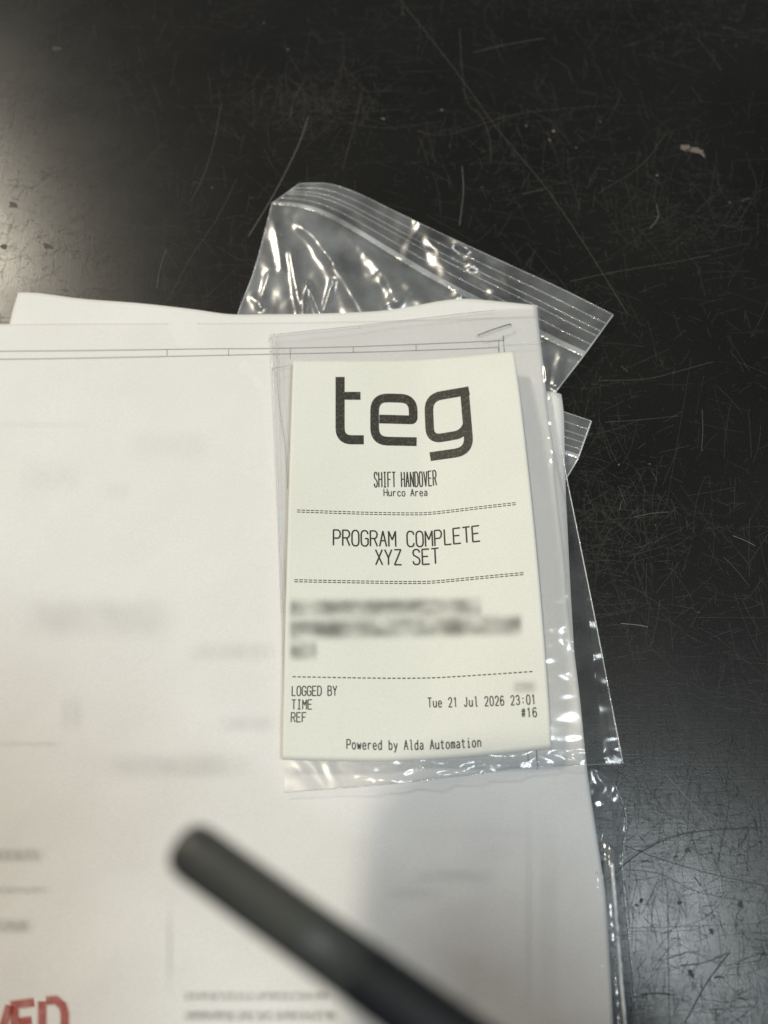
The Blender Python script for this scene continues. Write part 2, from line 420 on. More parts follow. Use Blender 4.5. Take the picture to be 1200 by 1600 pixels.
for i, (u, v, r) in enumerate([(865, 205, 4), (859, 219, 3), (331, 293, 2), (450, 77, 2), (412, 36, 1.6), (600, 186, 2.5), (690, 172, 3), (1140, 316, 2), (938, 190, 2),
                               (1027, 274, 3), (597, 185, 2), (900, 231, 2), (967, 726, 2.4), (1015, 725, 2), (1150, 71, 1.6), (822, 197, 2.5), (137, 434, 1.6)]):
    blot('chip_mark', u, v, r * 0.7, r * 0.5, 'chip', i * 1.7, i)
for i, (u, v, ru, rv) in enumerate([(823, 192, 4, 2.5), (88, 76, 8, 3), (20, 320, 7, 4), (75, 385, 8, 4), (6, 385, 5, 4), (953, 1066, 5, 4), (1002, 1407, 3, 4), (995, 1414, 3, 2), (1157, 1413, 6, 4),
                                    (1062, 1411, 3, 4), (1112, 1455, 5, 3), (1080, 1521, 7, 3)]):
    blot('worn_spot', u, v, ru, rv, 'scratch3', 9 + i * 2.3, 0.1 * i)

# ------------------------------------------------------------------ zip bags
FOLDS = [((470, 352), (505, 372), 10, 1.8), ((475, 356), (520, 405), 9, 1.6), ((510, 395), (572, 492), 15, 2.6), ((455, 395), (472, 495), 7, 1.6),
         ((478, 445), (474, 492), 4, 1.8), ((482, 446), (500, 492), 4, 1.6), ((520, 440), (505, 492), 4, 1.6), ((420, 430), (405, 480), 5, 0.9),
         ((395, 465), (410, 478), 6, 0.8), ((600, 420), (690, 445), 22, 1.6), ((640, 470), (690, 448), 16, 1.2), ((700, 455), (735, 470), 8, 1.2),
         ((560, 370), (640, 440), 13, 1.4), ((590, 400), (620, 470), 10, 1.3), ((540, 355), (590, 420), 8, 1.0), ((430, 345), (440, 420), 7, 0.8), ((655, 440), (600, 480), 8, 1.2), ((880, 545), (868, 600), 9, 1.6), ((915, 560), (880, 555), 7, 1.1)]
def body_h(u, v):
    h = 0.0016 + 0.0011 * nz(u, v, 1 / 70, 2.2) + 0.0006 * nz(u, v, 1 / 24, 5.5)
    for a, b, w, amp in FOLDS:
        d, t = seg_dist((u, v), a, b)
        h += amp * 0.001 * math.exp(-(d / w) ** 2)
    return max(h, 0.0005)

def zip_bag(name, label, top, band, left_side, right_side, bottom, hlip, hbody, ridges, nu, folds=True, rr=0.00022):
    t = empty(name, label, 'plastic bag')
    lip = coons(top, band, [top[0], band[0]], [top[-1], band[-1]])
    def lip_s(a, b):
        u, v = lip(a, b); return at(u, v, hlip(u, v, a, b))
    vs, fs = grid(lip_s, nu, 26); link('lip_film', vs, fs, M['film'], t)
    body = coons(band, bottom, left_side, right_side)
    def body_s(a, b):
        u, v = body(a, b)
        k = min(1, b * 5)
        return at(u, v, hlip(*lip(a, 1), a, 1) * (1 - k) + hbody(u, v) * k)
    vs, fs = grid(body_s, nu, 90); link('front_film', vs, fs, M['film'], t)
    def back_s(a, b):
        u, v = body(a, b); return at(u, v, 0.0003 + 0.00012 * nz(u, v, 1 / 30, 3))
    vs, fs = grid(back_s, nu // 3, 24); link('back_film', vs, fs, M['film'], t)
    for b in ridges:
        tube('zip_rib', [lip_s(i / 90, b) + Vector((0, 0, 0.0001)) for i in range(91)], rr, M['zip'], t)
    # the broad closure band
    n = 90; vs, fs = [], []
    for i in range(n + 1):
        p = lip_s(i / n, 0.90); q = body_s(i / n, 0.006)
        vs += [p + Vector((0, 0, 0.00035)), (p + q) / 2 + Vector((0, 0, 0.0008)), q + Vector((0, 0, 0.00035))]
    for i in range(n):
        for k in (0, 1): fs.append((3 * i + k, 3 * i + k + 1, 3 * i + 4 + k, 3 * i + 3 + k))
    link('closure_band', vs, fs, M['band'], t)
    tube('lip_edge', [lip_s(i / 90, 0.0) + Vector((0, 0, 0.0001 + 0.00012 * nz(i, 0, 0.7, 4))) for i in range(91)], 0.00013, M['seam'], t)
    tube('side_seam', [lip_s(1, i / 20) for i in range(21)] + [body_s(1, i / 40) for i in range(1, 41)], 0.00028, M['seam'], t)
    tube('side_seam', [lip_s(0, i / 20) for i in range(21)] + [body_s(0, i / 40) for i in range(1, 41)], 0.0002, M['seam'], t)
    return t

def lip_height(u, v, a, b):
    h = 0.0022 + 0.0012 * nz(u, v, 1 / 90, 7.7) + 0.0004 * nz(u, v, 1 / 22, 1.3)
    h += 0.0016 * math.exp(-((u - 690 - 0.55 * (v - 400)) / 16) ** 2)          # the crumpled stretch in mid-lip
    h += 0.0011 * math.exp(-((u - 740 - 0.5 * (v - 400)) / 13) ** 2) * (1 - b * 0.5)
    h += 0.0008 * math.exp(-((u - 655 + 0.4 * (v - 350)) / 9) ** 2)
    h += 0.0010 * math.exp(-((u - 795) / 15) ** 2) * math.sin(b * 3.1)
    h += 0.0018 * nz(u, v * 1.4, 1 / 25, 3.9) * math.exp(-((u - 735) / 62) ** 2)
    return h
zip_bag('zip_bag', 'large clear zip bag with ribbed lip sticking out above the white sheets',
        [(468, 287), (515, 288), (560, 303), (620, 332), (700, 370), (800, 416), (880, 453), (958, 492)],
        [(425, 318), (470, 324), (520, 342), (600, 390), (660, 427), (720, 460), (800, 501), (860, 533), (911, 557)],
        [(425, 318), (412, 370), (395, 430), (372, 490), (345, 580)], [(911, 557), (868, 613), (815, 690)], [(345, 580), (560, 630), (815, 690)],
        lip_height, body_h, [0.22, 0.40, 0.52, 0.72], 200)

def small_lip(u, v, a, b): return 0.0014 + 0.0004 * nz(u, v, 1 / 18, 6.2) + 0.0003 * a
def small_body(u, v): return 0.0012 + 0.0005 * nz(u, v, 1 / 14, 8.2)
zip_bag('small_zip_bag', 'small clear zip bag corner peeking out beside the bluish paper edge',
        [(800, 612), (850, 632), (885, 645), (924, 658)], [(770, 668), (820, 690), (860, 703), (903, 717)],
        [(770, 668), (750, 700), (735, 745)], [(903, 717), (888, 742), (870, 770)], [(735, 745), (800, 757), (870, 770)],
        small_lip, small_body, [0.22, 0.42, 0.58, 0.76], 60, rr=0.00018)

# rolled side of another bag, lower right
roll = empty('rolled_bag', 'glossy clear bag with rolled side along the lower paper edge', 'plastic bag')
rc = coons([(880, 1195), (925, 1200), (958, 1222)], [(900, 1680), (950, 1680), (1008, 1680)],
           [(880, 1195), (890, 1400), (900, 1680)], [(958, 1222), (978, 1275), (972, 1345), (977, 1410), (986, 1500), (996, 1595), (1008, 1680)])
def roll_h(a, b, u, v):
    s = min(1, max(0, (b - 0.10) / 0.25))
    h = 0.0014 + 0.0012 * (1 - s) * (0.5 + nz(u, v, 1 / 16, 3.3)) * (1 - a)
    h += s * (0.0052 * max(0, math.cos((a - 0.78 - 0.02 * nz(b * 9, 0, 1, 2)) * 8.5)) ** 1.2 * (1 if abs(a - 0.78) < 0.19 else 0)
              + 0.0045 * max(0, math.cos((a - 0.50) * 7.0)) * (1 if abs(a - 0.5) < 0.23 else 0))
    h += 0.0003 * nz(u, v, 1 / 12, 4.4)
    return max(h, 0.0004) if a < 0.995 else 0.0003
def roll_s(a, b):
    u, v = rc(a, b); return at(u, v, roll_h(a, b, u, v))
vs, fs = grid(roll_s, 70, 160); link('rolled_film', vs, fs, M['bagroll'], roll)
tube('side_seam', [roll_s(1, i / 80) + Vector((0, 0, 0.0003)) for i in range(81)], 0.00014, M['zip'], roll)
tube('fold_highlight', [roll_s(0.80 + 0.01 * nz(i, 0, 0.3, 1), 0.3 + 0.7 * i / 80) + Vector((0, 0, 0.0001)) for i in range(81)], 0.00055, M['fold'], roll)  # pale tube added to draw the bright highlight along the roll

# ------------------------------------------------------------------ paper stack
def sheet(name, label, top, bottom, left_side, right_side, hf, mat, nu=70, nv=90):
    c = coons(top, bottom, left_side, right_side)
    def s(a, b):
        u, v = c(a, b); return at(u, v, hf(u, v, a, b))
    vs, fs = grid(s, nu, nv); vs, fs = thick(vs, fs, nu, nv, 0.00012)
    o = link(name, vs, fs, M[mat]); tag(o, label, 'paper')
    return o, s, c

sheet('under_sheet', 'bluish white sheet edge just showing beneath the stack beside small bag',
      [(400, 600), (700, 606), (868, 612), (877, 616)], [(430, 1120), (700, 1125), (893, 1130), (904, 1130)],
      [(400, 600), (430, 1120)], [(877, 616), (881, 650), (883, 740), (887, 830), (892, 930), (904, 1130)],
      lambda u, v, a, b: 0.0031 + 0.0002 * nz(u, v, 1 / 120, 3), 'sheet_b', 30, 40)

def back_h(u, v, a, b):
    return 0.0050 + 0.0010 * nz(u, 0, 1 / 190, 4.1) * max(0, 1 - b * 2.5) + 0.0007 * math.exp(-((u - 60) / 90) ** 2) * max(0, 1 - b * 3)
sheet('back_sheet', 'white sheet whose wavy top edge rises above the other pages',
      [(28, 457), (60, 458), (130, 467), (220, 474), (300, 483), (360, 491), (420, 491), (500, 490), (590, 486), (640, 479), (690, 470), (728, 467), (780, 471), (839, 477)],
      [(-40, 900), (400, 900), (886, 900)], [(28, 457), (14, 510), (-10, 640), (-40, 900)],
      [(839, 477), (843, 520), (852, 600), (864, 720), (886, 900)], back_h, 'sheet_b', 90, 50)

def front_h(u, v, a, b):
    return 0.0058 + 0.0010 * nz(u, v, 1 / 230, 1.1) + 0.00045 * nz(u, v, 1 / 95, 6.3) + 0.00012 * nz(u, v, 1 / 34, 2.3)
front, front_s, front_c = sheet('drawing_sheet', 'white drawing sheet with ruled border and faint print on top of stack',
      [(-60, 509), (40, 506), (200, 505), (420, 504), (640, 500), (840, 494)], [(-60, 1660), (450, 1660), (962, 1660)],
      [(-60, 509), (-60, 1660)],
      [(840, 494), (844, 530), (849, 570), (856, 640), (865, 700), (869, 760), (882, 875), (888, 950), (898, 1025), (907, 1100), (918, 1208), (936, 1330), (946, 1400), (953, 1500), (962, 1660)],
      front_h, 'sheet', 140, 170)

def on_front(u, v, dz=0.00005): 
    return at(u, v, front_h(u, v, 0, 0) + dz)
def sheet_line(name, pts, w_px, mat, k=0, parent=front):
    vs, fs = [], []
    f = along(pts); n = max(4, int(sum(math.dist(a, b) for a, b in zip(pts, pts[1:])) / 12))
    ribbon2d([f(i / n) for i in range(n + 1)], w_px, vs, fs)
    return link(name, [on_front(v[0], v[1], 0.00005 + 0.00001 * k) for v in vs], fs, M[mat], parent, smooth=False)
UP = [(225, 546.5), (330, 545), (420, 544.5), (560, 541.5), (700, 536), (787, 532)]
LO = [(255, 557), (330, 555.5), (420, 553.5), (560, 550.5), (700, 546), (779, 543)]
sheet_line('border_line', UP, 0.9, 'line', 0); sheet_line('border_line', LO, 0.9, 'line', 0)
sheet_line('border_line', [(-60, 549), (100, 548), (225, 546.5)], 2.2, 'faint', 0); sheet_line('border_line', [(-60, 562), (100, 560), (255, 557)], 2.2, 'faint', 0)
for u0, v0, u1, v1 in [(261, 546, 261, 557), (357, 545, 357, 555.5), (453.5, 543.5, 453.5, 561), (552, 541.5, 552, 551), (650, 538, 650.5, 548), (779, 533, 780, 549)]:
    sheet_line('border_tick', [(u0, v0), ((u0 + u1) / 2, (v0 + v1) / 2), (u1, v1)], 0.8, 'line', 1)
sheet_line('border_line', [(787, 532), (788, 548), (812, 850), (838, 1170), (839, 1201)], 1.3, 'line', 1)
sheet_line('border_line', [(779, 543), (800, 850), (824, 1165), (825, 1199)], 1.0, 'line', 1)
sheet_line('border_line', [(839, 1201), (849, 1350), (862, 1520), (870, 1650)], 4.5, 'sheetmark', 1) if 'sheetmark' in M else None

def front_smudge(u0, v0, u1, v1, strength, colour=(0.12, 0.11, 0.10), words=8.0, contrast=0.45, skew=0.0):
    m = smudge_material('faded_print', strength * 0.55, colour, words, contrast, 0.3 if words < 20 else 0.06)
    vs, fs, uv = [], [], []
    nu, nv = max(4, int(abs(u1 - u0) / 12)), max(3, int(abs(v1 - v0) / 12))
    for j in range(nv + 1):
        for i in range(nu + 1):
            u = u0 + (u1 - u0) * i / nu; v = v0 + (v1 - v0) * j / nv + skew * (u - u0)
            vs.append(on_front(u, v, 0.00018)); uv.append((i / nu, j / nv))
    fs = [(j * (nu + 1) + i, (j + 1) * (nu + 1) + i, (j + 1) * (nu + 1) + i + 1, j * (nu + 1) + i + 1) for j in range(nv) for i in range(nu)]
    return link('faded_print', vs, fs, m, front, uv)
for s in [(5, 915, 300, 1015, .17), (280, 995, 445, 1042, .16), (330, 1110, 440, 1152, .15, (0.10, 0.11, 0.14)), (135, 1165, 425, 1228, .18), (88, 1070, 136, 1160, .12),
          (-40, 1318, 80, 1354, .42), (-40, 1380, 90, 1402, .30), (-40, 1428, 62, 1466, .42), (280, 1543, 520, 1570, .42, (0.12, 0.11, 0.10), 26, .6), (280, 1572, 535, 1602, .5, (0.12, 0.11, 0.10), 26, .6),
          (630, 1350, 790, 1388, .16, (0.12, 0.12, 0.14)), (590, 1380, 705, 1412, .10), (180, 660, 350, 730, .07), (20, 710, 140, 780, .07), (160, 745, 210, 790, .06),
          (-20, 1155, 110, 1170, .16), (256, 1380, 274, 1580, .13, (0.2, 0.19, 0.18), 1.0, .1), (818, 1196, 834, 1660, .10, (0.2, 0.2, 0.22), 1.0, .1), (838, 1196, 876, 1660, .08, (0.2, 0.2, 0.22), 1.0, .1),
          (-30, 655, 160, 672, .06), (600, 1290, 860, 1310, .04), (700, 1480, 760, 1540, .05)]:
    front_smudge(*s)

# ------------------------------------------------------------------ stroke font (thermal printer style)
def arc(cx, cy, rx, ry, a0, a1, n=6):
    return [(cx + rx * math.cos(R(a0 + (a1 - a0) * i / n)), cy + ry * math.sin(R(a0 + (a1 - a0) * i / n))) for i in range(n + 1)]
G = {
 'A': [[(0, 0), (2, 6), (4, 0)], [(0.75, 2.2), (3.25, 2.2)]],
 'B': [[(0, 0), (0, 6), (2.4, 6), (3.5, 5.4), (3.5, 3.8), (2.5, 3.2), (0, 3.2)], [(2.5, 3.2), (3.9, 2.4), (3.9, 0.8), (2.8, 0), (0, 0)]],
 'C': [[(4, 4.7), (3.6, 5.6), (2.7, 6), (1.3, 6), (0.4, 5.5), (0, 4.5), (0, 1.5), (0.4, 0.5), (1.3, 0), (2.7, 0), (3.6, 0.4), (4, 1.3)]],
 'D': [[(0, 0), (0, 6), (2.2, 6), (3.5, 5.4), (4, 4.3), (4, 1.7), (3.5, 0.6), (2.2, 0), (0, 0)]],
 'E': [[(4, 6), (0, 6), (0, 0), (4, 0)], [(0, 3.1), (3.3, 3.1)]],
 'F': [[(4, 6), (0, 6), (0, 0)], [(0, 3.1), (3.3, 3.1)]],
 'G': [[(4, 4.7), (3.6, 5.6), (2.7, 6), (1.3, 6), (0.4, 5.5), (0, 4.5), (0, 1.5), (0.4, 0.5), (1.3, 0), (2.9, 0), (4, 0.8), (4, 2.9), (2.3, 2.9)]],
 'H': [[(0, 0), (0, 6)], [(4, 0), (4, 6)], [(0, 3.1), (4, 3.1)]],
 'I': [[(2, 0), (2, 6)], [(0.7, 6), (3.3, 6)], [(0.7, 0), (3.3, 0)]],
 'J': [[(3.2, 6), (3.2, 1.4), (2.7, 0.4), (1.8, 0), (0.9, 0.3), (0.4, 1.3)]],
 'L': [[(0.3, 6), (0.3, 0), (4, 0)]],
 'M': [[(0, 0), (0, 6), (2, 2.6), (4, 6), (4, 0)]],
 'N': [[(0, 0), (0, 6), (4, 0), (4, 6)]],
 'O': [[(1.3, 0), (0.4, 0.5), (0, 1.5), (0, 4.5), (0.4, 5.5), (1.3, 6), (2.7, 6), (3.6, 5.5), (4, 4.5), (4, 1.5), (3.6, 0.5), (2.7, 0), (1.3, 0)]],
 'P': [[(0, 0), (0, 6), (2.7, 6), (3.7, 5.4), (4, 4.6), (3.7, 3.4), (2.7, 2.8), (0, 2.8)]],
 'R': [[(0, 0), (0, 6), (2.7, 6), (3.7, 5.4), (4, 4.6), (3.7, 3.6), (2.7, 3.0), (0, 3.0)], [(2.2, 3.0), (4, 0)]],
 'S': [[(3.9, 4.8), (3.5, 5.6), (2.6, 6), (1.4, 6), (0.4, 5.5), (0.1, 4.6), (0.5, 3.7), (3.4, 2.5), (3.9, 1.5), (3.6, 0.5), (2.6, 0), (1.3, 0), (0.4, 0.4), (0, 1.3)]],
 'T': [[(2, 0), (2, 6)], [(0, 6), (4, 6)]],
 'V': [[(0, 6), (2, 0), (4, 6)]],
 'X': [[(0.1, 0), (3.9, 6)], [(0.1, 6), (3.9, 0)]],
 'Y': [[(0, 6), (2, 2.8), (4, 6)], [(2, 2.8), (2, 0)]],
 'Z': [[(0.2, 6), (3.9, 6), (0.1, 0), (4, 0)]],
 'u': [[(0.3, 4), (0.3, 1.2), (0.7, 0.3), (1.7, 0), (2.8, 0.4), (3.6, 1.3)], [(3.6, 4), (3.6, 0)]],
 'r': [[(0.6, 4), (0.6, 0)], [(0.6, 2.6), (1.4, 3.6), (2.4, 4.05), (3.5, 3.7)]],
 'c': [[(3.7, 3.1), (3.0, 3.9), (1.6, 4), (0.6, 3.3), (0.3, 2), (0.6, 0.7), (1.6, 0), (3.0, 0.1), (3.7, 0.9)]],
 'o': [[(1.4, 0), (0.5, 0.7), (0.2, 2), (0.5, 3.3), (1.4, 4), (2.6, 4), (3.5, 3.3), (3.8, 2), (3.5, 0.7), (2.6, 0), (1.4, 0)]],
 'e': [[(0.3, 2.1), (3.7, 2.1), (3.5, 3.2), (2.6, 4), (1.4, 4), (0.5, 3.3), (0.2, 2), (0.5, 0.7), (1.4, 0), (2.7, 0), (3.6, 0.7)]],
 'a': [[(0.6, 3.4), (1.4, 4), (2.5, 4), (3.4, 3.3), (3.4, 0)], [(3.4, 2.3), (1.4, 2.2), (0.4, 1.6), (0.4, 0.6), (1.2, 0), (2.3, 0.1), (3.4, 1.0)]],
 'l': [[(0.9, 6), (2, 6), (2, 0.6), (2.4, 0), (3.3, 0)]],
 'w': [[(0, 4), (1, 0), (2, 3.2), (3, 0), (4, 4)]],
 'd': [[(3.5, 6), (3.5, 0)], [(3.5, 2.9), (2.6, 4), (1.4, 3.9), (0.4, 3), (0.3, 1.2), (1.2, 0), (2.5, 0), (3.5, 1.1)]],
 'b': [[(0.5, 6), (0.5, 0)], [(0.5, 2.9), (1.4, 4), (2.6, 3.9), (3.6, 3), (3.7, 1.2), (2.8, 0), (1.5, 0), (0.5, 1.1)]],
 'y': [[(0.2, 4), (2, 0.4)], [(3.8, 4), (1.8, -0.6), (1.2, -1.4), (0.4, -1.5)]],
 't': [[(1.5, 5.4), (1.5, 0.9), (2.1, 0), (3.3, 0.2)], [(0.2, 4), (3.4, 4)]],
 'm': [[(0.1, 4), (0.1, 0)], [(0.1, 3.2), (0.9, 4), (1.7, 3.8), (2, 3.1), (2, 0)], [(2, 3.2), (2.8, 4), (3.6, 3.8), (3.9, 3.1), (3.9, 0)]],
 'i': [[(1.0, 4), (2, 4), (2, 0)], [(1.0, 0), (3, 0)], [(2, 5.3), (2, 5.9)]],
 'n': [[(0.4, 4), (0.4, 0)], [(0.4, 2.8), (1.5, 3.9), (2.6, 3.9), (3.5, 3.1), (3.5, 0)]],
 '0': [[(1.4, 0), (0.5, 0.8), (0.2, 2), (0.2, 4), (0.5, 5.2), (1.4, 6), (2.6, 6), (3.5, 5.2), (3.8, 4), (3.8, 2), (3.5, 0.8), (2.6, 0), (1.4, 0)]],
 '1': [[(0.9, 4.9), (2.1, 6), (2.1, 0)]],
 '2': [[(0.3, 4.6), (0.7, 5.5), (1.6, 6), (2.6, 6), (3.5, 5.4), (3.7, 4.3), (3.2, 3.1), (0.3, 0), (3.9, 0)]],
 '3': [[(0.3, 4.9), (0.9, 5.7), (1.8, 6), (2.9, 5.8), (3.6, 4.9), (3.4, 3.8), (2.5, 3.2), (1.5, 3.2)], [(2.5, 3.2), (3.5, 2.6), (3.8, 1.6), (3.3, 0.5), (2.3, 0), (1.2, 0.1), (0.3, 1.0)]],
 '6': [[(3.5, 5.1), (2.8, 5.9), (1.7, 6), (0.7, 5.2), (0.2, 3.5), (0.2, 1.5), (0.8, 0.3), (1.8, 0), (2.9, 0.2), (3.7, 1.2), (3.6, 2.6), (2.8, 3.5), (1.7, 3.5), (0.3, 2.3)]],
 '#': [[(1.1, 0.4), (1.6, 5.6)], [(2.6, 0.4), (3.1, 5.6)], [(0.2, 2.0), (3.7, 2.0)], [(0.4, 4.0), (3.9, 4.0)]],
 ':': [[(2, 1.0), (2, 1.7)], [(2, 3.6), (2, 4.3)]],
 '=': [[(0.1, 1.9), (3.9, 1.9)], [(0.1, 3.9), (3.9, 3.9)]],
 '-': [[(0.1, 2.9), (3.9, 2.9)]],
}

# red stamp running out of the picture at the lower left
m, nt, n, l, b = nmat('red_stamp_ink'); M['stamp'] = m
b.inputs['Base Color'].default_value = (0.48, 0.055, 0.04, 1); b.inputs['Roughness'].default_value = 0.7
tr_ = N(nt, 'ShaderNodeBsdfTransparent'); mx_ = N(nt, 'ShaderNodeMixShader'); ns_ = N(nt, 'ShaderNodeTexNoise'); l.new(objco(nt, 1), ns_.inputs['Vector']); ns_.inputs['Scale'].default_value = 260; ns_.inputs['Detail'].default_value = 3
l.new(ramp(nt, ns_.outputs[0], [(0.3, 0.34), (0.7, 0.68)]), mx_.inputs[0]); l.new(tr_.outputs[0], mx_.inputs[1]); l.new(b.outputs[0], mx_.inputs[2]); l.new(mx_.outputs[0], n['Material Output'].inputs[0])
m, nt, n, l, b = nmat('bled_stamp_ink'); M['bleed'] = m
b.inputs['Base Color'].default_value = (0.55, 0.08, 0.06, 1); b.inputs['Roughness'].default_value = 0.7
tr_ = N(nt, 'ShaderNodeBsdfTransparent'); mx_ = N(nt, 'ShaderNodeMixShader'); mx_.inputs[0].default_value = 0.16
l.new(tr_.outputs[0], mx_.inputs[1]); l.new(b.outputs[0], mx_.inputs[2]); l.new(mx_.outputs[0], n['Material Output'].inputs[0])
for li, (x0, strokes) in enumerate([(-22, G['V']), (20, [[(3.6, 6), (0.3, 6), (0.3, 0), (3.6, 0)], [(0.95, 3.1), (3.2, 3.1)]]), (63, [[(0.3, -0.4), (0.3, 6)], [(0.95, 6), (2.6, 5.9), (3.7, 4.9), (4.1, 3.6), (4.1, 1.8), (3.6, 0.6), (2.4, 0), (0.95, 0)]])]):
    vs, fs = [], []
    for st in strokes:
        pl = []
        for x, y in st:
            u = x0 + x * 9.3; v = 1628 - y * 9.6 - 0.13 * (u - 20); pl.append((u, v))
        ribbon2d(resample(pl, 8), 11.0, vs, fs)
    letter = link('stamp_letter', [on_front(v[0], v[1], 0.00010) for v in vs], fs, M['stamp'], front, smooth=False)
    for q, ww in enumerate((14.5, 18.0)):           # ink bled into the paper round the strokes
        vs, fs = [], []
        for st in strokes: ribbon2d(resample([(x0 + x * 9.3, 1628 - y * 9.6 - 0.13 * (x0 + x * 9.3 - 20)) for x, y in st], 8), ww, vs, fs)
        link('ink_bleed', [on_front(v[0], v[1], 0.00012 + 0.00002 * q) for v in vs], fs, M['bleed'], letter, smooth=False)

# ------------------------------------------------------------------ pouch under the receipt
pc = coons([(421, 523), (437, 521), (560, 508), (680, 494), (770, 484), (843, 480)],
           [(445, 1238), (540, 1231), (640, 1222), (760, 1208), (830, 1199), (973, 1193)],
           [(421, 523), (424, 575), (433, 800), (440, 1000), (445, 1238)],
           [(843, 480), (848, 533), (866, 640), (884, 740), (906, 850), (936, 1000), (955, 1100), (973, 1193)])
def pouch_h(a, b, u, v):
    over = min(1, max(0, (u - (845 + (v - 500) * 0.105)) / 25))     # past the paper's edge the film sags towards the bench
    h = 0.0074 - 0.0028 * over + 0.0003 * nz(u, v, 1 / 60, 8.8)
    e = math.exp(-((1 - a) / 0.06) ** 2) * math.exp(-((b - 0.28) / 0.20) ** 2)
    h += e * (0.0016 * nz(u, v * 0.5, 1 / 11, 2.7) + 0.0012)
    e2 = math.exp(-((a - 0.92) / 0.09) ** 2) * math.exp(-((b - 0.74) / 0.13) ** 2)
    h += e2 * (0.0012 * nz(u * 0.5, v, 1 / 17, 4.7))
    e3 = math.exp(-((1 - b) / 0.05) ** 2)
    h += e3 * (0.0011 * nz(u * 0.6, v * 1.5, 1 / 18, 5.9) + 0.0002 * nz(u, v, 1 / 9, 1.9)) * min(1, max(0, (a - 0.15) * 4))
    h += 0.0008 * math.exp(-((b - 0.085) / 0.012) ** 2) * 0.4
    return h
def pouch_s(a, b):
    u, v = pc(a, b); return at(u, v, pouch_h(a, b, u, v))
pouch = empty('clear_pouch', 'flat clear plastic pouch lying between the drawing sheet and the receipt', 'pouch')
vs, fs = grid(pouch_s, 170, 220); link('front_film', vs, fs, M['pouch'], pouch)
def pouch_b(a, b):
    u, v = pc(a, b); return at(u, v, min(pouch_h(a, b, u, v) - 0.0004, 0.0069 if a < 0.9 else 1))
vs, fs = grid(pouch_b, 60, 70); link('back_film', vs, fs, M['pouch'], pouch)
up = Vector((0, 0, 0.0002))
tube('side_seam', [pouch_s(1, 0.30 + 0.70 * i / 140) + up + Vector((0.00012 * nz(i, 0, 0.8, 2), 0, 0)) for i in range(141)], 0.00022, M['seam'], pouch)
tube('bottom_seam', [pouch_s(i / 90, 1) + up for i in range(91)], 0.00013, M['zip'], pouch)
M['crease'] = film_material('pouch_crease', 0.16, 0.2, 1.0, 0.2, 300, (0.62, 0.62, 0.64))
tube('top_edge', [pouch_s(0.035 + 0.80 * i / 90, 0.002) + up for i in range(91)], 0.00009, M['crease'], pouch)
tube('lip_crease', [pouch_s(0.80 + 0.2 * i / 40, 0.075) + up for i in range(41)], 0.00010, M['seam'], pouch)
tube('side_crease', [pouch_s(0.036 - 0.004 * math.sin(i / 12), 0.01 + 0.33 * i / 60) + up for i in range(61)], 0.00011, M['crease'], pouch)
tube('side_crease', [pouch_s(0.004, 0.01 + 0.6 * i / 60) + up for i in range(61)], 0.00011, M['seam'], pouch)
tube('tab_crease', [pouch_s(0.002 + 0.08 * i / 20, 0.078 - 0.006 * i / 20) + up for i in range(21)], 0.00010, M['crease'], pouch)
for a, b in ((0.006, 0.012), (0.008, 0.055), (0.032, 0.002), (0.33, 0.004), (0.022, 0.082)):
    p = pouch_s(a, b) + up
    tube('weld_dot', [p + Vector((-0.0003, 0, 0)), p + Vector((0, 0.0001, 0.0001)), p + Vector((0.0003, 0, 0))], 0.0003, M['seam'], pouch)

# ------------------------------------------------------------------ the receipt
Z0 = 0.0080
def rec_w(a, b):
    """curl of the slip: a shallow trough along its length, its right edge standing up most at mid-length"""
    env = math.sin(math.pi * min(1, max(0, 0.10 + 0.86 * b))) ** 0.7
    hr = 0.0006 + 0.0086 * env
    hl = 0.0004 + 0.0032 * env
    k = 0.55
    if a > k: w = hr * (math.sqrt(((a - k) / (1 - k)) ** 2 + 0.012) - 0.11) / 0.90
    else: w = hl * ((k - a) / k) ** 1.5
    return max(w, 0) + 0.00012 * math.sin(b * 21 + a * 3) * (1 - a) + 0.00035 * nz(a * 3, b * 4, 1, 5.2)
RC = {(0, 0): at(458, 563, Z0 + rec_w(0, 0)), (1, 0): at(803, 548.5, Z0 + rec_w(1, 0)), (0, 1): at(441, 1187, Z0 + rec_w(0, 1)), (1, 1): at(862, 1169, Z0 + rec_w(1, 1))}
def rec_s(a, b, dz=0.0):
    p = (RC[0, 0] * (1 - a) + RC[1, 0] * a) * (1 - b) + (RC[0, 1] * (1 - a) + RC[1, 1] * a) * b
    return Vector((p.x, p.y - 0.0016 * math.sin(math.pi * a) * max(0, b) ** 6, Z0 + rec_w(a, b) + dz))
RW = (RC[1, 0] - RC[0, 0]).length; RL = (RC[0, 1] - RC[0, 0]).length
def rec_ab(u, v):
    a, b = 0.5, 0.5
    for _ in range(25):
        f = project(rec_s(a, b)); e = 1e-4
        fa, fb = project(rec_s(a + e, b)), project(rec_s(a, b + e))
        J = ((fa[0] - f[0]) / e, (fb[0] - f[0]) / e, (fa[1] - f[1]) / e, (fb[1] - f[1]) / e)
        D = J[0] * J[3] - J[1] * J[2]; r0, r1 = u - f[0], v - f[1]
        a += (J[3] * r0 - J[1] * r1) / D; b += (J[0] * r1 - J[2] * r0) / D
    return a, b

